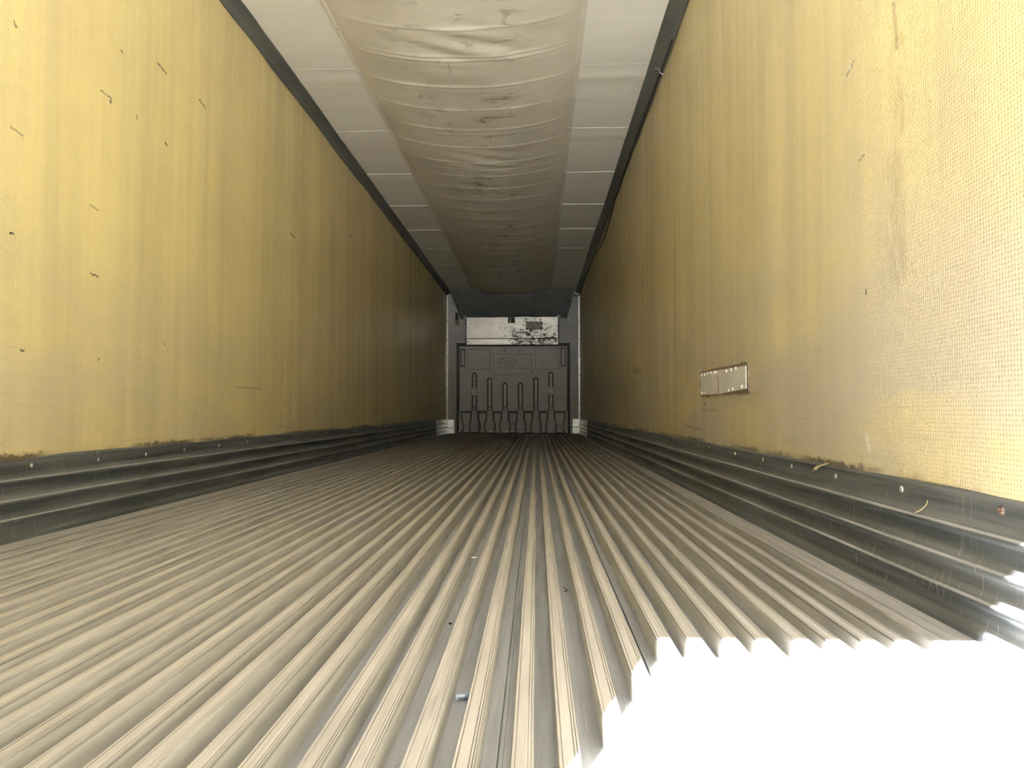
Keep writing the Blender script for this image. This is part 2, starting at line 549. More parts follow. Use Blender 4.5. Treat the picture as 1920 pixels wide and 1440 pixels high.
# rear frame round the doorway (behind the camera; its right half stands open and lets the day in)
rear = MB()
rear.box(XL - 0.08, XR + 0.08, -0.28, YR, 2.55, ZC + 0.12)
rear.box(XL - 0.08, XR + 0.08, -0.28, YR, -0.20, -0.045)
rear.box(XR + 0.005, XR + 0.10, -0.28, YR, -0.20, ZC + 0.12)
rear.box(XL - 0.10, XL - 0.005, -0.28, YR, -0.20, ZC + 0.12)
rear = rear.build('wall_rear', m_steel)
tag(rear, 'grey steel frame round the rear doorway behind the viewer', 'door frame', kind='structure')
door = MB().box(XL, -0.388, -0.28, YR, -0.04, 2.549).build('door_1', m_door, bevel=0.006)
tag(door, 'closed left leaf of the white rear doors behind the viewer', 'door', kind='structure')

# ------------------------------------------------------------------ ceiling
ceiling = MB().box(XL - 0.08, XR + 0.08, -0.28, YF + 0.12, ZC + 0.03, ZC + 0.13).build('ceiling', m_ceiling)
tag(ceiling, 'pale ceiling of white cross sheets either side of the hanging cloth duct', 'ceiling', kind='structure')
PAN = 1.03
y = 4.5 - PAN * 5
k = 0
while y < YF:
    y0, y1 = max(y, YR), min(y + PAN, YF)
    if y1 - y0 > 0.05:
        rows = []
        ny = 40
        for i in range(ny + 1):
            t = i / ny
            yy = y0 + (y1 - y0) * t + (0.004 if i == 0 else 0)
            lip = 0.0035 * math.exp(-((yy - y) / 0.05) ** 2) + 0.003 * math.exp(-((yy - y - 0.17) / 0.05) ** 2) + 0.0022 * math.sin(yy * 17 + 2 * k) * (0.5 + nz(yy, k, 1))
            rows.append([(x, yy, ZC + 0.003 - lip + 0.003 * nz(x * 1.3, yy * 5, 3.3)) for x in [XL + (XR - XL) * j / 14 for j in range(15)]])
        b = MB().grid(rows, flip=True)
        b.grid([[(p[0], p[1], ZC + 0.03) for p in rows[0]], rows[0]])
        b.build('ceiling_sheet', m_ceiling, ceiling, smooth=True)
    y += PAN
    k += 1


def cove(name, xw, xc, label):
    """dark rubber cove between side wall (xw) and ceiling (xc), wavy along its lower lip"""
    s = 1 if xc > xw else -1
    rows = []
    ny = 160
    for i in range(ny + 1):
        yy = YR + (YF - YR) * i / ny
        dz = 0.016 * nz(yy * 0.9, s * 3.1, 0) + 0.006 * nz(yy * 3.1, s, 5)
        dx = 0.010 * nz(yy * 0.6, s * 7.7, 2)
        zl = 2.588 + dz
        rows.append([(xw - s * 0.004, yy, zl), (xw + s * 0.010, yy, zl - 0.004), (xw + s * 0.020, yy, zl + 0.008), (xw + s * 0.022, yy, zl + 0.020),
                     (xw + s * 0.034, yy, zl + 0.028), (xc + dx - s * 0.016, yy, ZC - 0.014), (xc + dx, yy, ZC - 0.006), (xc + dx, yy, ZC + 0.02)])
    o = MB().grid(rows, flip=s > 0).build(name, m_cove, smooth=True, angle=50)
    return tag(o, label, 'trim', kind='structure')


cove('trim_1', XL, XL + 0.078, 'dark cove strip along the top of the scuffed wall without a patch')
cove('trim_2', XR, XR - 0.088, 'dark cove strip along the top of the patched wall, a cord hanging below it')

# ------------------------------------------------------------------ floor: ten aluminium planks, each with upright rails
DEPTH = 0.045
floor = MB().box(XL - 0.08, XR + 0.08, -0.28, YF + 0.12, -0.20, -0.052).build('floor', m_groove)
tag(floor, 'dusty tan ribbed aluminium floor running the length of the trailer', 'floor', kind='structure')
YE = YR + 0.01


def extrude(profile, ys, jitter=0.0):
    rows = []
    for i, yy in enumerate(ys):
        rows.append([(x + (jitter * nz(yy * 2.3, x * 9, 1) if jitter else 0), yy, z) for x, z in profile])
    b = MB().grid(rows)
    b.add([(x, ys[0], z) for x, z in profile], [tuple(range(len(profile)))])
    return b


RAIL_YS = [YE] + [YE + (YF - 0.01 - YE) * ((i / 60) ** 1.6) for i in range(1, 61)]


def rail_profile(x0, w):
    e = 0.0012
    return [(x0 + 0.0015, -DEPTH), (x0, -0.004), (x0 + e, 0.0), (x0 + 0.0045, 0.0), (x0 + 0.0052, -0.0011), (x0 + 0.0060, 0.0),
            (x0 + w - 0.0085, 0.0), (x0 + w - 0.0077, -0.0011), (x0 + w - 0.0069, 0.0), (x0 + w - 0.0045, 0.0), (x0 + w - 0.0038, -0.0011), (x0 + w - 0.003, 0.0),
            (x0 + w - e, 0.0), (x0 + w, -0.004), (x0 + w - 0.0015, -DEPTH)]


RAILS = (0.0205, 0.0775, 0.1410, 0.2010)
for p in range(-6, 4):
    s = -0.052 + 0.25 * p
    x_end = min(s + 0.25, XR - 0.012)
    b = MB()
    # plank bed with an interlocking lip down each seam
    b.grid([[(s + 0.0015, yy, -0.050), (s + 0.0015, yy, -DEPTH + 0.0025), (s + 0.0065, yy, -DEPTH + 0.0025), (s + 0.0075, yy, -DEPTH), (x_end - 0.001, yy, -DEPTH), (x_end - 0.001, yy, -0.050)]
            for yy in (YE, 3.0, 6.0, YF - 0.01)], flip=True)
    plank = b.build('floor_plank', m_groove, floor)
    for i, off in enumerate(RAILS):
        if p == 3 and i > 0:
            break
        extrude(rail_profile(s + off, 0.028), RAIL_YS, 0.0014).build('floor_rail', m_rail, plank)
# flat margins between the rails and the kick plates
for x0, x1 in ((XL + 0.004, -1.578), (0.742, XR - 0.004)):
    prof = [(x0, -DEPTH), (x0, 0.0), (x0 + (x1 - x0) * 0.55, 0.0), (x0 + (x1 - x0) * 0.57, -0.0015), (x0 + (x1 - x0) * 0.6, 0.0), (x1 - 0.001, 0.0), (x1, -0.002), (x1, -DEPTH)]
    if x0 > 0:
        prof = [(x0, -DEPTH), (x0, -0.002), (x0 + 0.001, 0.0), (x0 + 0.03, 0.0), (x0 + 0.032, -0.0015), (x0 + 0.034, 0.0), (x1, 0.0), (x1, -DEPTH)]
    extrude(prof, RAIL_YS).build('floor_margin', m_rail, floor)

# ------------------------------------------------------------------ kick plates
# (protrusion from the wall, height): three rounded ridges, each with a dusty upper slope
KPROF = [(0.0, 0.268), (0.005, KICK), (0.006, 0.258), (0.006, 0.220), (0.008, 0.213), (0.0125, 0.202), (0.0140, 0.1995), (0.0195, 0.1965), (0.0205, 0.1945), (0.0200, 0.188), (0.0150, 0.184), (0.008, 0.181), (0.007, 0.177),
         (0.007, 0.158), (0.009, 0.150), (0.0135, 0.139), (0.0150, 0.1365), (0.0205, 0.1335), (0.0215, 0.1315), (0.0210, 0.125), (0.0160, 0.121), (0.009, 0.118), (0.008, 0.114), (0.008, 0.097), (0.010, 0.089), (0.0145, 0.079), (0.0160, 0.0765), (0.0215, 0.0735),
         (0.0225, 0.0715), (0.0220, 0.065), (0.0170, 0.061), (0.010, 0.058), (0.009, 0.054), (0.009, 0.034), (0.011, 0.024), (0.016, 0.016), (0.018, 0.010), (0.018, -0.01)]


def baseboard(name, x, s, joints, label):
    root = thing(name, (x, YR, 0), label, 'kick plate', kind='structure')
    for a, c in zip(joints[:-1], joints[1:]):
        n = max(8, int((c - a) * 10))
        rows = []
        for i in range(n + 1):
            yy = a + 0.0004 + (c - a - 0.0008) * i / n
            rows.append([(x + s * (q + 0.0012 * nz(yy * 3, zz * 14, x) + 0.001 * nz(yy * 9, zz * 30, x)), yy, zz + 0.0012 * nz(yy * 1.7, q * 50, x)) for q, zz in KPROF])
        shiny = a > 11
        b = MB().grid(rows, flip=s < 0)
        o = b.build('kick_panel', m_kickend if shiny else m_kick, root, smooth=True, angle=60)
        if shiny:
            o['label'] = 'short clean bright end piece of kick plate'
    return root


kick_left = baseboard('baseboard_left', XL, 1, (YR, 2.72, 5.72, 8.75, 11.75, YF - 0.02), 'dull ribbed metal kick plate below the scuffed wall without a patch')
kick_right = baseboard('baseboard_right', XR, -1, (YR, 2.20, 5.15, 8.10, 11.35, YF - 0.02), 'dull ribbed metal kick plate below the patched wall')


def rivets(parent, s, x, pts, r=0.008):
    first = None
    for yy, zz in pts:
        c = (x + s * 0.005, yy, zz)
        if first is None:
            first = MB().dome((x + s * 0.005, 0, 0), (s, 0, 0), r, 0.0042).build('rivet', m_rivet, parent, smooth=True)
            first.location = Vector((0, yy, zz))
            base = first
        else:
            c = dup(base, parent, (0, 0, 0))
            c.location = Vector((0, yy, zz))


rivets(kick_left, 1, XL, [(2.30, .236), (2.66, .231), (2.99, .231), (3.32, .234), (3.69, .236), (4.05, .239), (4.39, .243), (5.0, .243), (5.62, .243), (6.3, .243), (7.0, .243)])
rivets(kick_right, -1, XR, [(1.612, .243), (1.959, .240), (2.29, .241), (2.577, .243), (2.931, .243), (3.368, .245), (3.592, .243), (3.876, .243), (4.225, .243), (4.8, .243), (5.5, .243)])
rusty = MB().dome((XR - 0.0055, 1.272, 0.243), (-1, 0, 0), 0.0085, 0.006).build('rivet', m_rust, kick_right, smooth=True)
rusty['label'] = 'rusted brown rivet'

# ------------------------------------------------------------------ cloth air duct under the ceiling
CX0, CX1 = -1.15, 0.263
CMID, CHALF = (CX0 + CX1) / 2, (CX1 - CX0) / 2
Y_END = 12.62
SEAMS = [3.82 + 0.352 * k for k in range(-10, 26) if 3.82 + 0.352 * k < Y_END - 0.2]
EXTRA = [4.13, 6.12, 5.32]


def sag(s):
    return 0.118 * (1 - abs(s) ** 2.1) ** 0.85


def chute_z(x, yy):
    s = max(-1.0, min(1.0, (x - CMID) / CHALF))
    z = ZC - 0.008 - sag(s)
    q = max(0.0, 1 - s * s)
    bulge = 0.0
    for ys in SEAMS:
        d = yy - ys
        if abs(d) < 0.4:
            bulge += 0.0075 * math.exp(-(d / 0.011) ** 2)
            bulge += 0.004 * math.exp(-((d - 0.05) / 0.05) ** 2)
    for ys in EXTRA:
        d = yy - ys
        if abs(d) < 0.2:
            bulge += 0.006 * math.exp(-(d / 0.010) ** 2)
    z -= bulge * q ** 0.6 * (0.6 + 0.8 * abs(nz(x * 2, yy * 3, 8)))
    # slack diagonal wrinkles
    w = 0.5 + 0.5 * nz(yy * 0.9, 4.2, 0.3)
    z += 0.009 * q * w * nz(x * 1.6 + yy * 1.2, yy * 4.6 - x * 2.4, 1.7)
    z += 0.0025 * q * nz(x * 3 - yy * 2.5, yy * 9 + x * 5, 9.1)
    if 3.7 < yy < 4.3 or 5.5 < yy < 6.3:
        a = math.sin(min(1, max(0, (yy - (3.7 if yy < 5 else 5.5)) / (0.6 if yy < 5 else 0.8))) * math.pi)
        z -= 0.006 * a * q * math.exp(-((s - 0.1) / 0.5) ** 2) * math.sin((yy - 0.45 * x) * 30)
    return z


duct = thing('air_duct', (CMID, YR + 0.1, ZC), 'long sagging beige cloth air duct with brown stains, riveted to the ceiling', 'air duct')
yv = []
yy = 0.2
while yy < Y_END:
    yv.append(yy)
    yy += 0.012 if yy > 3.2 and yy < 7 else 0.035 if yy < 3.2 else 0.02
yv.append(Y_END)
NX = 44
xs = [CX0 + (CX1 - CX0) * j / NX for j in range(NX + 1)]
b = MB().grid([[(x, q, chute_z(x, q)) for x in xs] for q in yv], flip=True)
b.grid([[(x, Y_END, chute_z(x, Y_END)), (x, Y_END, ZC + 0.0)] for x in xs])
b.build('cloth', m_chute, duct, smooth=True, angle=70)
for x, dx in ((CX0, -0.016), (CX1, 0.016)):
    b = MB()
    rows = []
    for i in range(121):
        q = 0.2 + (Y_END - 0.2) * i / 120
        w = 0.004 * nz(q * 1.3, x, 0)
        rows.append([(x + dx + w, q, ZC - 0.001), (x + dx * 0.9 + w, q, ZC - 0.012), (x - dx * 0.4 + w, q, ZC - 0.014), (x - dx * 0.9 + w, q, ZC - 0.012)])
    b.grid(rows).build('hem', m_chute, duct, smooth=True)
rv = None
for side, y_off in ((CX0, 4.0), (CX1, 3.94)):
    for k in range(-6, 17):
        q = y_off + 0.513 * k
        if q > Y_END - 0.1:
            continue
        p = Vector((side + (0.0 if side < 0 else 0.0), q, ZC - 0.0135))
        if rv is None:
            rv = MB().dome((0, 0, 0), (0, 0, -1), 0.008, 0.006).build('rivet', m_rivet, duct, smooth=True)
            rv.location = p
        else:
            c = dup(rv, duct, (0, 0, 0))
            c.location = p

# dark hood that carries the duct down to the cover on the end wall
HT, HB = 2.632, 2.148
rows = []
for i in range(29):
    t = i / 28
    row = []
    for j in range(61):
        s = j / 60
        x_top = -1.60 + s * 2.29
        x_bot = -1.37 + s * 1.925
        top_in = max(0.0, 1 - ((x_top - CMID) / (CHALF * 0.95)) ** 2)
        y_top = 12.78 - 0.10 * top_in
        z_top = HT - 0.135 * top_in ** 0.9
        ee = t ** 0.85
        x = x_top + (x_bot - x_top) * ee + 0.02 * math.sin(math.pi * t) * (0.5 - s)
        y_ = y_top + (13.02 - y_top) * t - 0.05 * math.sin(math.pi * t) * math.sin(math.pi * s)
        z = z_top + (HB - z_top) * t
        fold = 0.02 * math.sin(math.pi * min(1, t * 1.2)) * nz(s * 5 + t * 1.5, t * 3, 2.2)
        fold += 0.018 * math.exp(-((t - 0.10 - 0.10 * top_in) / 0.035) ** 2) * top_in
        z += 0.010 * nz(s * 7, t * 2, 6) * t - (0.012 * math.sin(s * 9) if t > 0.97 else 0)
        row.append((x, y_ - fold, z))
    rows.append(row)
hood = MB().grid(rows).build('hood', m_hood, duct, smooth=True)
hood['label'] = 'dark drooping cloth hood at the far end of the duct'
for xa, xb, xc_ in ((-1.60, -1.40, -1.12), (0.70, 0.56, 0.40)):
    rows = []
    for i in range(13):
        t = i / 12
        ax, az = xa + (xb - xa) * t, 2.63 - (2.63 - 2.12) * t
        bx, bz = xa + (xc_ - xa) * t ** 1.4, 2.63 - (2.63 - 2.165) * t
        rows.append([(ax + (bx - ax) * k / 6, 13.09 - 0.03 * math.sin(k * 1.1 + t * 3), az + (bz - az) * k / 6) for k in range(7)])
    g = MB().grid(rows).build('gusset', m_gusset, duct, smooth=True)
    g['label'] = 'paler grey side gusset of the hood'

# ------------------------------------------------------------------ end wall fittings
for x0, x1, nm, lb in ((XL + 0.002, XL + 0.024, 'trim_3', 'thin white corner strip at the end wall beside the scuffed wall without a patch'), (XR - 0.036, XR - 0.014, 'trim_4', 'thin white corner strip at the end wall beside the patched wall')):
    t = MB().box(x0, x1, YF - 0.05, YF - 0.001, 0.07, 2.61).build(nm, m_white, bevel=0.004)
    tag(t, lb, 'trim', kind='structure')
    sc = None
    for zz in (0.35, 0.56, 0.82, 1.08, 1.43, 1.75, 2.1):
        if sc is None:
            sc = MB().dome(((x0 + x1) / 2, YF - 0.05, 0), (0, -1, 0), 0.009, 0.005).build('screw', m_black, t, smooth=True)
            sc.location = (0, 0, zz)
        else:
            dup(sc, t, (0, 0, 0)).location = (0, 0, zz)

UN = 0.002204                                   # drawing unit of the end wall plan: 2.2 mm


def PX(u):
    return (u - 882) * UN


def PZ(v):
    return 3.0046 - v * UN


for u0, u1, v0, v1 in ((134, 190, 1246, 1314), (127, 190, 1319, 1361), (1184, 1235, 1238, 1304), (1183, 1243, 1309, 1360)):
    o = MB()
    n = 8
    outer = [(PX(u0), PZ(v0)), (PX(u1), PZ(v0)), (PX(u1), PZ(v1)), (PX(u0), PZ(v1))]
    o.box(PX(u0), PX(u1), YF - 0.045, YF - 0.0005, PZ(v1), PZ(v0))
    o.build('corner_plate', m_alu, wall_front, bevel=0.006)
for v in (758,):
    MB().box(PX(134), PX(187), YF - 0.006, YF - 0.0005, PZ(v + 2), PZ(v)).build('lining_seam', m_black, wall_front)

# --- moulded bulkhead
bulk = thing('bulkhead', (PX(686), YF - 0.01, 0.0), 'big grey moulded plastic bulkhead with upright ribs on the end wall', 'bulkhead')


def rounded_outline(u0, u1, v0, v1, r_top, scallop=0.0, period=33.0, step=4.0, close_bottom=True):
    """outline in plan units, starting bottom left going up, over the top and down; scalloped along the uprights"""
    pts = []
    n = max(2, int((v1 - v0 - r_top) / step))
    for i in range(n + 1):
        v = v1 - (v1 - v0 - r_top) * i / n
        pts.append((u0 - scallop * max(0, math.cos(2 * math.pi * v / period)), v))
    m = 10
    for i in range(1, m):
        a = math.pi * i / m if r_top >= (u1 - u0) / 2 - 0.01 else None
        if a is not None:
            cx = (u0 + u1) / 2
            pts.append((cx - (u1 - u0) / 2 * math.cos(a), v0 + r_top - r_top * math.sin(a)))
        else:
            t = i / m
            if t < 0.5:
                q = t * math.pi
                pts.append((u0 + r_top - r_top * math.cos(q), v0 + r_top - r_top * math.sin(q)))
            else:
                q = (t - 0.5) * math.pi
                pts.append((u1 - r_top + r_top * math.sin(q), v0 + r_top - r_top * math.cos(q)))
    for i in range(n + 1):
        v = v0 + r_top + (v1 - v0 - r_top) * i / n
        pts.append((u1 + scallop * max(0, math.cos(2 * math.pi * v / period)), v))
    return [(PX(u), PZ(v)) for u, v in pts]


def inset(pts, d):
    """shrink an x-z outline by d metres (vertex normals)"""
    n = len(pts)
    area = sum(pts[i][0] * pts[(i + 1) % n][1] - pts[(i + 1) % n][0] * pts[i][1] for i in range(n))
    sg = 1 if area > 0 else -1
    out = []
    for i in range(n):
        (x0, z0), (x1, z1), (x2, z2) = pts[i - 1], pts[i], pts[(i + 1) % n]
        a, c = Vector((x1 - x0, z1 - z0)), Vector((x2 - x1, z2 - z1))
        a = a.normalized() if a.length > 1e-9 else c.normalized()
        c = c.normalized() if c.length > 1e-9 else a
        nrm = Vector((-(a.y + c.y), a.x + c.x))
        nrm = nrm.normalized() if nrm.length > 1e-6 else Vector((-a.y, a.x))
        k = d / max(0.5, nrm.dot(Vector((-a.y, a.x))))
        out.append((x1 + sg * nrm.x * k, z1 + sg * nrm.y * k))
    return out


YB = YF - 0.001
YP, YU = YF - 0.030, YF - 0.160               # recessed back, panel face
MB().box(PX(188), PX(1183), YP, YB, 0.001, PZ(583)).build('backing_plate', m_plastic, bulk, bevel=0.006)


MB().box(PX(209), PX(1163), YP - 0.006, YP, 0.003, PZ(601)).build('gap_shade_sheet', m_gap_shade, bulk)  # added dark sheet: paints the shade at the bottom of slots and channels


def wavy(u, v0, v1, amp, period, step=4.0):
    n_ = int((v1 - v0) / step)
    return [(u + amp * max(0, math.cos(2 * math.pi * (v0 + (v1 - v0) * i / n_) / period)), v0 + (v1 - v0) * i / n_) for i in range(n_ + 1)]


# raised lip all round with a scalloped inner edge; a deep channel parts it from the panel
for e in (1, -1):
    u_out, u_in = (191, 208) if e > 0 else (1180, 1164)
    pl = wavy(u_in, 600, 1358, 5 * e, 38)
    ol = [(PX(u), PZ(v)) for u, v in pl] + [(PX(u_out), PZ(1358)), (PX(u_out), PZ(586))] + [(PX(u_in), PZ(586))]
    MB().taper(ol, inset(ol, 0.004), YP, YF - 0.125).build('lip', m_plastic, bulk)
    ul, ur = (208, 296) if e > 0 else (1066, 1164)
    ol = [(PX(ul), PZ(602)), (PX(ul), PZ(586)), (PX(ur), PZ(586)), (PX(ur), PZ(602))]
    MB().taper(ol, inset(ol, 0.004), YP, YF - 0.10).build('lip', m_plastic, bulk)

from mathutils.geometry import tessellate_polygon
CEN = (363, 491, 618, 748, 877, 1003)
TOPS = (848, 893, 936, 936, 889, 843)
slots = [rounded_outline(cu - 20, cu + 20, tv, 1168, 20, scallop=5, period=34) for cu, tv in zip(CEN, TOPS)]
socks = [rounded_outline(u0, u1, v0, v1, 5) for u0, u1, v0, v1 in ((246, 283, 650, 804), (1085, 1124, 642, 802))]
# one moulded sheet: outer edge drawn in, slots and sockets cut right through to the backing
ol = [(PX(u), PZ(v)) for u, v in ((227, 1181), (227, 624), (1145, 624), (1145, 1181))]
il = [(PX(u), PZ(v)) for u, v in ((240, 1170), (240, 634), (1132, 634), (1132, 1170))]
mb = MB()
mb.add([(x, YP, z) for x, z in ol] + [(x, YU, z) for x, z in il], [(i, (i + 1) % 4, (i + 1) % 4 + 4, i + 4) for i in range(4)])
loops = [[Vector((x, z, 0)) for x, z in lp] for lp in [il] + slots + socks]
tris = tessellate_polygon(loops)
mb.add([(w.x, YU, w.y) for lp in loops for w in lp], [tuple(t) for t in tris])
for lp in slots + socks:
    n_ = len(lp)
    mb.add([(x, YU, z) for x, z in lp] + [(x, YP, z) for x, z in lp], [(i, (i + 1) % n_, (i + 1) % n_ + n_, i + n_) for i in range(n_)])
mb.build('upper_panel', m_plastic, bulk)
for i, (cu, tv) in enumerate(zip(CEN, TOPS)):
    il = rounded_outline(cu - 11, cu + 11, tv + 12, 1138, 11)
    rib = MB().taper(il, inset(il, 0.002), YP, YU - 0.004, cap=1).build('upright_rib', [m_plastic, m_strip], bulk)
    ol = [(PX(cu + a), PZ(v)) for a, v in ((-17, 1164), (-17, 1146), (-9, 1140), (9, 1140), (17, 1146), (17, 1164))]
    MB().taper(ol, inset(ol, 0.008), YP, YU - 0.006).build('rib_block', m_plastic, rib)
    if i in (0, 5):
        v0 = 978 if i == 0 else 972
        MB().box(PX(cu - 20), PX(cu + 19), YU - 0.014, YU + 0.03, PZ(v0 + 66), PZ(v0)).build('rib_clip', m_strip, rib, bevel=0.004)
        for v in (v0 - 3, v0 + 66):
            MB().box(PX(cu - 20), PX(cu + 20), YU - 0.006, YU + 0.03, PZ(v + 3), PZ(v)).build('rib_strap', m_black, rib)
# feet below the panel
rr = random.Random(3)


def foot_outline(cu, hw, lo=1352):
    L = [(hw - 2, 1166), (hw, 1215), (hw + 4, 1224), (hw - 1, 1236), (hw + 5, 1248), (hw + 4, 1262), (hw + 14, 1278), (hw + 16, 1320), (hw + 8, 1342), (hw + 2, lo)]
    return [(PX(cu - a), PZ(v)) for a, v in reversed(L)] + [(PX(cu + a), PZ(v)) for a, v in L]


YQ = YU + 0.012                               # front of the feet
# recessed plates between the feet, each set apart by a dark gap
EDGE = [(0, 1190), (0, 1212), (4, 1222), (-1, 1234), (5, 1246), (4, 1260), (13, 1278), (15, 1322), (8, 1342), (2, 1353)]
stops = [239] + list(CEN) + [1134]
for ca, cb in zip(stops[:-1], stops[1:]):
    ha, hb = (19 if ca == 239 else 34), (19 if cb == 1134 else 34)
    lf = [(PX(ca + ha + d), PZ(v)) for d, v in reversed(EDGE)]
    rt = [(PX(cb - hb - d), PZ(v)) for d, v in EDGE]
    ol = lf + rt
    MB().taper(ol, inset(ol, 0.004), YP, YP - 0.045).build('recess_plate', m_plastic, bulk)
for cu in CEN:
    ol = foot_outline(cu, 26)
    foot = MB().taper(ol, inset(ol, 0.008), YP, YQ).build('foot', m_plastic, bulk)
    ol = [(PX(cu + a), PZ(v)) for a, v in ((-31, 1338), (-27, 1282), (27, 1282), (31, 1338))]
    MB().taper(ol, inset(ol, 0.007), YQ, YQ - 0.014).build('foot_boss', m_plastic, foot)
    if cu != 363:
        b = MB()
        for q in range(4):
            u = cu - 22 + q * 12 + rr.uniform(-2, 2)
            b.box(PX(u), PX(u + rr.uniform(5, 10)), YQ - 0.018, YQ + 0.005, PZ(1352), PZ(1346 - rr.uniform(0, 3)))
        clip = b.build('foot_clip', m_alu, foot)
        clip['kind'] = 'stuff'
for cu, sgn in ((239, 1), (1134, -1)):
    ol = [(PX(cu - 12 * sgn), PZ(1354)), (PX(cu - 12 * sgn), PZ(1170)), (PX(cu + 12 * sgn), PZ(1170)), (PX(cu + 14 * sgn), PZ(1225)), (PX(cu + 19 * sgn), PZ(1240)), (PX(cu + 15 * sgn), PZ(1255)), (PX(cu + 33 * sgn), PZ(1290)), (PX(cu + 31 * sgn), PZ(1322)), (PX(cu + 12 * sgn), PZ(1354))]
    foot = MB().taper(ol, inset(ol, 0.012), YP, YQ).build('foot', m_plastic, bulk)
    MB().box(PX(cu - 10), PX(cu + 8), YQ - 0.014, YQ + 0.004, PZ(1352), PZ(1343)).build('foot_clip', m_alu, foot, bevel=0.004)
# ring bosses and the small hole between the feet
for u, v, r in ((293, 1300, 12), (1079, 1298, 11)):
    prof = [(0.6, 0.0), (0.7, 0.012), (0.95, 0.012), (1.1, 0.0)]
    MB().grid([[(PX(u) + r * UN * q * math.cos(a), YP - 0.044 - d, PZ(v) + r * UN * q * math.sin(a)) for q, d in prof] for a in [2 * math.pi * k / 20 for k in range(21)]]).build('ring_boss', m_plastic, bulk, smooth=True)
MB().dome((PX(682), YP - 0.045, PZ(1280)), (0, -1, 0), 0.012, 0.006).build('bolt', m_black, bulk, smooth=True)
# raised frames
for u0, u1, v0, v1 in ((296, 497, 653, 828), (868, 1070, 650, 827), (518, 845, 696, 870)):
    a = [(u0, v1), (u0, v0), (u1, v0), (u1, v1)]
    ring = []
    for d, h in ((0, 0), (2.5, 0.022), (4, 0.022), (6.5, 0)):
        ring.append([(PX(u + (d if u == u0 else -d)), YU - h, PZ(v + (d if v == v0 else -d))) for u, v in a + a[:1]])
    MB().grid(ring).build('raised_frame', m_plastic, bulk)
MB().box(PX(548), PX(822), YU - 0.008, YU + 0.001, PZ(838), PZ(834)).build('underline', m_plastic, bulk, bevel=0.002)
# oval of the emblem
rings = []
for q in range(41):
    a = 2 * math.pi * q / 40
    rings.append([(PX(634 + (80 - d) * math.cos(a)), YU - h, PZ(757 + (35 - d * 0.9) * math.sin(a))) for d, h in ((0, 0), (3, 0.025), (7, 0.025), (10, 0))])
MB().grid(rings).build('emblem_oval', m_plastic, bulk, smooth=True)


def lettering(text, u, v, height_units, width_units, shear=0.0, depth=0.008, mat=None, yface=None):
    """raised lettering on the panel face; (u, v) is its centre in plan units"""
    cu = bpy.data.curves.new('lettering', 'FONT')
    cu.body = text
    cu.align_x, cu.align_y = 'CENTER', 'CENTER'
    cu.size = 1.0
    cu.shear = shear
    cu.extrude = depth / 2
    cu.resolution_u = 3
    tmp = bpy.data.objects.new('lettering', cu)
    me = bpy.data.meshes.new_from_object(tmp)
    bpy.data.objects.remove(tmp)
    bpy.data.curves.remove(cu)
    xs_ = [w.co.x for w in me.vertices]
    ys_ = [w.co.y for w in me.vertices]
    sx = width_units * UN / (max(xs_) - min(xs_))
    sy = height_units * UN / (max(ys_) - min(ys_))
    mx, my = (max(xs_) + min(xs_)) / 2, (max(ys_) + min(ys_)) / 2
    for w in me.vertices:
        x, y_, z = w.co
        front = z > 0
        w.co = (PX(u) + (x - mx) * sx, (YU if yface is None else yface) - (depth if front else -0.001), PZ(v) + (y_ - my) * sy)
    me.materials.append(mat or m_plastic)
    me.name = 'lettering'
    return link('lettering', me, bulk)


m_letter = mat_plain('letter_plastic', (0.42, 0.415, 0.395), (0.37, 0.365, 0.35), 0.6, 0, (9, 9, 22))
lettering('A', 617, 671, 33, 30, depth=0.016, mat=m_letter)
lettering('D', 748, 671, 33, 26, depth=0.016, mat=m_letter)
lettering('Carrier', 634, 757, 33, 112, shear=0.25, depth=0.012, mat=m_letter)
lettering('TRANSICOLD', 684, 812, 29, 272, shear=0.12, depth=0.012, mat=m_letter)
# strips and teeth inside the two sockets
for u0, u1, v0, v1, e in ((246, 283, 650, 804, -1), (1085, 1124, 642, 802, 1)):
    so = MB().box(PX(u0 + 10), PX(u1 - 10), YU + 0.004, YP, PZ(v1 - 11), PZ(v0 + 11)).build('socket_strip', m_strip, bulk, bevel=0.002)
    for q in range(4):
        v = v0 + 24 + q * 34
        ua, ub = (u0, u0 + 14) if e < 0 else (u1 - 14, u1)
        MB().box(PX(ua), PX(ub), YU + 0.002, YU + 0.02, PZ(v + 8), PZ(v)).build('socket_tooth', m_plastic, so, bevel=0.002)

# --- stainless cover above the bulkhead
cov = thing('evaporator_cover', (PX(680), YF - 0.15, PZ(620)), 'scuffed shiny steel cover with a small access plate above the grey bulkhead', 'metal cover')
YC = YF - 0.205
MB().box(PX(290), PX(1070), YC + 0.02, YF - 0.002, PZ(600), PZ(391)).build('housing', m_black, cov)
b = MB()
for u0, u1, v0, v1 in ((298, 644, 392, 565), (644, 703, 439, 565), (703, 1062, 390, 565)):
    b.box(PX(u0), PX(u1), YC, YC + 0.019, PZ(v1), PZ(v0))
up = b.build('upper_sheet', m_cover, cov)
low = MB().box(PX(300), PX(1062), YC, YC + 0.019, PZ(619), PZ(572)).build('lower_strip', m_cover, cov, bevel=0.003)
MB().box(PX(646), PX(701), YC + 0.012, YC + 0.019, PZ(438), PZ(392)).build('socket', m_black, cov)
for v in (400, 413, 426):
    MB().box(PX(652), PX(672), YC + 0.006, YC + 0.013, PZ(v + 7), PZ(v)).build('socket_pin', m_plastic, cov, bevel=0.002)
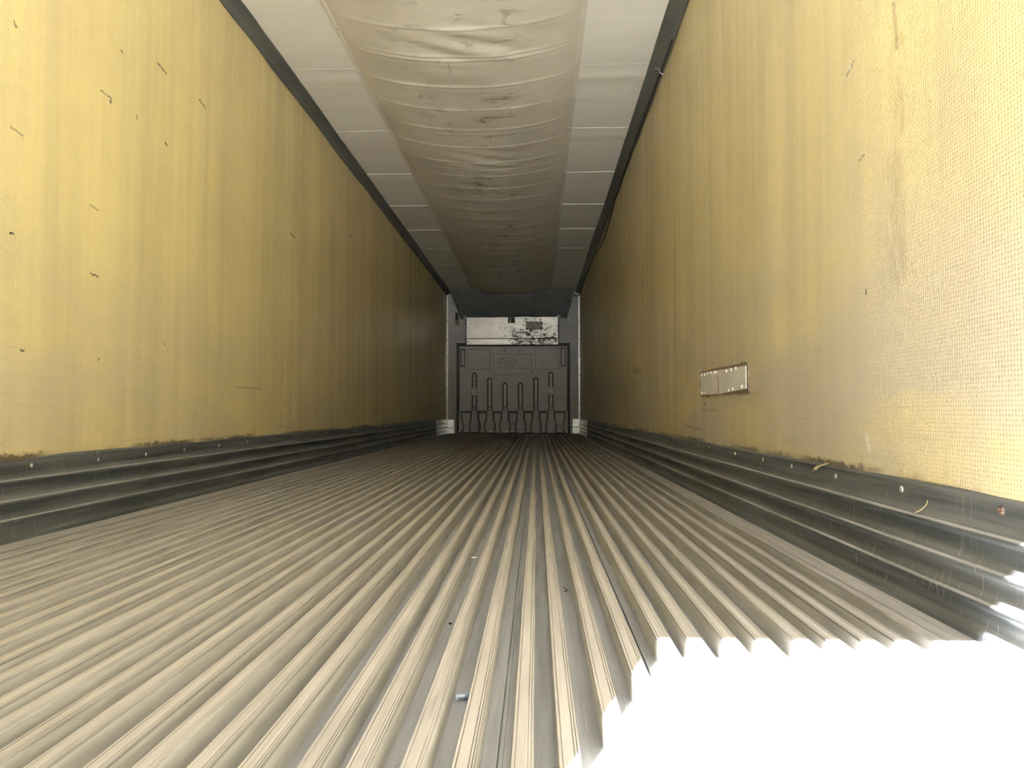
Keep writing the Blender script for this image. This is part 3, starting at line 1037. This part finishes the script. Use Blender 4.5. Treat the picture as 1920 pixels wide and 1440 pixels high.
acc = MB().box(PX(795), PX(932), YC - 0.006, YC, PZ(496), PZ(428)).build('access_plate', mat_plain('grey_access_plate', (0.30, 0.295, 0.27), (0.16, 0.155, 0.14), 0.5, 0.4, (22, 22, 22)), cov, bevel=0.002)
for u in (803, 925):
    for v in (435, 489):
        MB().dome((PX(u), YC - 0.006, PZ(v)), (0, -1, 0), 0.011, 0.005).build('screw', m_black, acc, smooth=True)
for par, u, v in ((up, 316, 477), (up, 1045, 468), (up, 577, 480), (up, 620, 480), (low, 316, 594), (low, 1047, 586), (low, 681, 607)):
    MB().dome((PX(u), YC, PZ(v)), (0, -1, 0), 0.013 if par is low else 0.010, 0.006).build('screw', m_black, par, smooth=True)
for u, v, w in ((283, 388, 12), (1066, 372, 14)):
    br = MB().box(PX(u - w), PX(u + w), YC + 0.01, YC + 0.05, PZ(v + 18), PZ(v - 16)).build('bracket', m_steel, cov, bevel=0.004)
    MB().dome((PX(u + (8 if u > 500 else -5)), YC + 0.01, PZ(v + 2)), (0, -1, 0), 0.013, 0.012).build('bolt', m_rivet, br, smooth=True)

# faded tag on the end wall
tg = MB().box(PX(193), PX(227), YF - 0.008, YF - 0.0005, PZ(446), PZ(338)).build('wall_tag', m_tag)
tag(tg, 'small faded brown tag with a dark smear on the grey end wall', 'tag')
sm = MB().box(PX(195), PX(212), YF - 0.0095, YF - 0.008, PZ(402), PZ(342))
sm.box(PX(195), PX(218), YF - 0.0095, YF - 0.008, PZ(352), PZ(345)).build('smear', m_leaf, tg)

# ------------------------------------------------------------------ riveted patch on the right wall
pt = thing('wall_patch', (XR, 3.15, 0.5), 'two overlapping dull metal sheets riveted to the yellow wall as a patch', 'metal patch')
XP = XR - 0.004


def plate(y0, y1, z0a, z0b, z1a, z1b, thick, seed, name):
    """sheet on the wall with bent, slightly ragged edges; z0a/z1a at y0, z0b/z1b at y1"""
    n = 12
    rw = []
    for i in range(n + 1):
        t = i / n
        yy = y0 + (y1 - y0) * t
        lo, hi = z0a + (z0b - z0a) * t, z1a + (z1b - z1a) * t
        row = []
        for j in range(7):
            q = j / 6
            edge = 1 if i in (0, n) or j in (0, 6) else 0
            row.append((XP - thick - 0.003 * nz(yy * 7, q * 3, seed) + (0.0015 if edge else 0), yy + 0.004 * nz(q * 5, seed, 1) * (i in (0, n)),
                        lo + (hi - lo) * q + 0.0035 * nz(yy * 30, seed, q)))
        rw.append(row)
    b_ = MB().grid(rw)
    per = rw[0] + [r[-1] for r in rw[1:]] + rw[-1][-2::-1] + [r[0] for r in rw[-2:0:-1]]
    b_.grid([per + per[:1], [(XR + 0.004, p[1], p[2]) for p in per + per[:1]]])
    return b_.build(name, m_patch, pt, smooth=True, angle=35)


sl = MB()
outl = [(3.556, .491), (3.556, .604), (3.3, .609), (3.0, .606), (2.752, .606), (2.748, .484), (3.0, .488), (3.3, .488)]
dense = []
for i in range(len(outl)):
    a, c = outl[i], outl[(i + 1) % len(outl)]
    for k in range(24):
        t = k / 24
        dense.append((a[0] + (c[0] - a[0]) * t + 0.006 * nz(i * 3 + t * 9, 2, 0), a[1] + (c[1] - a[1]) * t + (1 if a[1] + c[1] > 1.1 else -1) * 0.017 * max(0, nz(i * 5 + t * 14, 7, 0)) ** 1.3))
n = len(dense)
sl.add([(XP - 0.001, p, q) for p, q in dense] + [(XR + 0.004, p, q) for p, q in dense], [tuple(range(n))] + [(i, (i + 1) % n, (i + 1) % n + n, i + n) for i in range(n)])
sl.build('sealant', m_grime, pt)['label'] = 'grimy brown sealant squeezed out round the sheets'
far_p = plate(3.205, 3.545, .494, .495, .600, .602, 0.003, 1, 'patch_sheet')
near_p = plate(2.765, 3.172, .503, .492, .591, .598, 0.007, 5, 'patch_sheet')
for par, pts, tk in ((far_p, [(3.49, .592), (3.43, .592), (3.37, .594), (3.31, .594), (3.24, .593), (3.49, .504), (3.44, .504)], 0.004),
                     (near_p, [(3.18, .590), (3.02, .584), (2.95, .586), (2.88, .588), (2.80, .512), (2.99, .502), (2.93, .506)], 0.009)):
    for (yy, zz) in pts:
        MB().dome((XP - tk, yy, zz), (-1, 0, 0), 0.0075, 0.005, n=8).build('rivet', m_bright, par, smooth=True)

# ------------------------------------------------------------------ cord under the right cove
pts = [(4.10, 2.585), (4.47, 2.578), (5.117, 2.582), (5.86, 2.588), (6.718, 2.572), (7.097, 2.535), (7.576, 2.478), (8.06, 2.437), (8.55, 2.443), (8.982, 2.468),
       (9.5, 2.515), (10.04, 2.553), (11.135, 2.590), (12.2, 2.600), (12.85, 2.598), (13.0, 2.56)]


def catmull(p, per=6):
    out = []
    for i in range(len(p) - 1):
        a, b_, c, d = p[max(i - 1, 0)], p[i], p[i + 1], p[min(i + 2, len(p) - 1)]
        for k in range(per):
            t = k / per
            out.append(tuple(0.5 * (2 * b_[m] + (c[m] - a[m]) * t + (2 * a[m] - 5 * b_[m] + 4 * c[m] - d[m]) * t * t + (3 * b_[m] - a[m] - 3 * c[m] + d[m]) * t ** 3) for m in range(len(b_))))
    out.append(tuple(p[-1]))
    return out


p3 = [(XR - 0.020 - (0.006 if 7 < a < 10 else 0), a, z) for a, z in pts]
p3 += [(XR - 0.045, 13.04, 2.545), (XR - 0.085, 13.05, 2.535), (XR - 0.12, 13.05, 2.56), (XR - 0.135, 13.05, 2.60)]
cord = MB().tube(catmull(p3), 0.0075, 8).build('cord', m_black, smooth=True)
tag(cord, 'thin black cord sagging below the dark cove above the patched wall', 'cord')
tie = MB().tube([(XR - 0.010 - 0.018 * math.cos(a), 4.47 + 0.002 * math.sin(a * 2), 2.578 + 0.018 * math.sin(a)) for a in [2 * math.pi * k / 16 for k in range(17)]], 0.0035, 6)
tie.tube([(XR - 0.026, 4.47, 2.585), (XR - 0.045, 4.46, 2.592), (XR - 0.065, 4.455, 2.588)], [0.003, 0.003, 0.002], 6)
tie = tie.build('cable_tie', m_rivet, smooth=True)
tag(tie, 'pale tie looped round the black cord under the dark cove', 'cable tie')

# ------------------------------------------------------------------ litter
def scrap(name, c, l, w, rot, mat, label, cat, seed, curl=0.006, group=None):
    """small crumpled flake lying on a surface at c, one closed thin sheet"""
    th = 0.0012
    rw, rb = [], []
    ca, sa = math.cos(rot), math.sin(rot)
    for i in range(8):
        a = (i / 7 - 0.5)
        r1, r2 = [], []
        for j in range(6):
            q = (j / 5 - 0.5)
            wid = w * (1 - 1.2 * a * a + 0.4 * nz(a * 4, seed, 0))
            x, y_ = a * l, q * wid + 0.15 * w * nz(a * 5, 1, seed)
            z = 0.0006 + curl * abs(nz(a * 3, q * 3, seed)) + curl * 1.2 * q * q
            P = (c[0] + x * ca - y_ * sa, c[1] + x * sa + y_ * ca, c[2] + z)
            r1.append((P[0], P[1], P[2] + th))
            r2.append(P)
        rw.append(r1)
        rb.append(r2)
    b_ = MB().grid(rw).grid(rb, flip=True)
    pe = lambda r: r[0] + [q[-1] for q in r[1:]] + r[-1][-2::-1] + [q[0] for q in r[-2:0:-1]]
    A, B_ = pe(rw), pe(rb)
    b_.grid([A + A[:1], B_ + B_[:1]])
    return tag(b_.build(name, mat, smooth=True), label, cat, group)


scrap('paper_scrap', (-0.118, 1.150, -DEPTH), 0.024, 0.013, 0.5, m_paper, 'crumpled pale blue paper scrap in a groove of the floor', 'scrap', 3, 0.010)
scrap('leaf_fragment', (-0.186, 1.545, -DEPTH), 0.008, 0.006, 0.9, m_leaf, 'tiny black leaf fragment in a floor groove behind the blue paper scrap', 'leaf', 5)
scrap('wood_chip', (-0.176, 2.013, 0.0), 0.016, 0.008, 0.2, m_strip, 'small grey wood chip on a rail tread', 'chip', 9)


def twig(name, pts_, r, mat, label, cat):
    o = MB().tube(catmull(pts_, 5), r, 6)
    return tag(o.build(name, mat, smooth=True), label, cat)


twig('twig', [(0.070, 1.875, -DEPTH + .002), (0.074, 1.850, -DEPTH + .003), (0.0715, 1.835, -DEPTH + .002), (0.078, 1.838, -DEPTH + .003), (0.080, 1.858, -DEPTH + .002)], 0.0011, m_leaf,
     'thin dark bent twig in a floor groove', 'twig')
twig('straw', [(0.124, 1.202, -DEPTH + .002), (0.127, 1.194, -DEPTH + .002), (0.131, 1.190, -DEPTH + .002)], 0.0012, m_straw,
     'short yellow straw in a groove between floor rails near the bright sunlit patch', 'straw')
kx = XR - 0.0085
twig('straw', [(XR - 0.0195, 1.530, 0.2035), (XR - 0.013, 1.522, 0.209), (kx, 1.506, 0.224), (kx - .002, 1.499, 0.232)], [0.0010] * 15 + [0.0013], m_straw,
     'thin curved yellow straw caught on the upper ridge of the kick plate', 'straw')
twig('splinter', [(XR - 0.009, 2.115, 0.240), (XR - 0.011, 2.08, 0.252), (XR - 0.012, 2.045, 0.262), (XR - 0.009, 2.00, 0.272)], [0.001] * 4 + [0.0045, 0.005, 0.0045, 0.004] + [0.0025] * 8, m_straw,
     'pale wood splinter stuck behind the top edge of the kick plate', 'splinter')
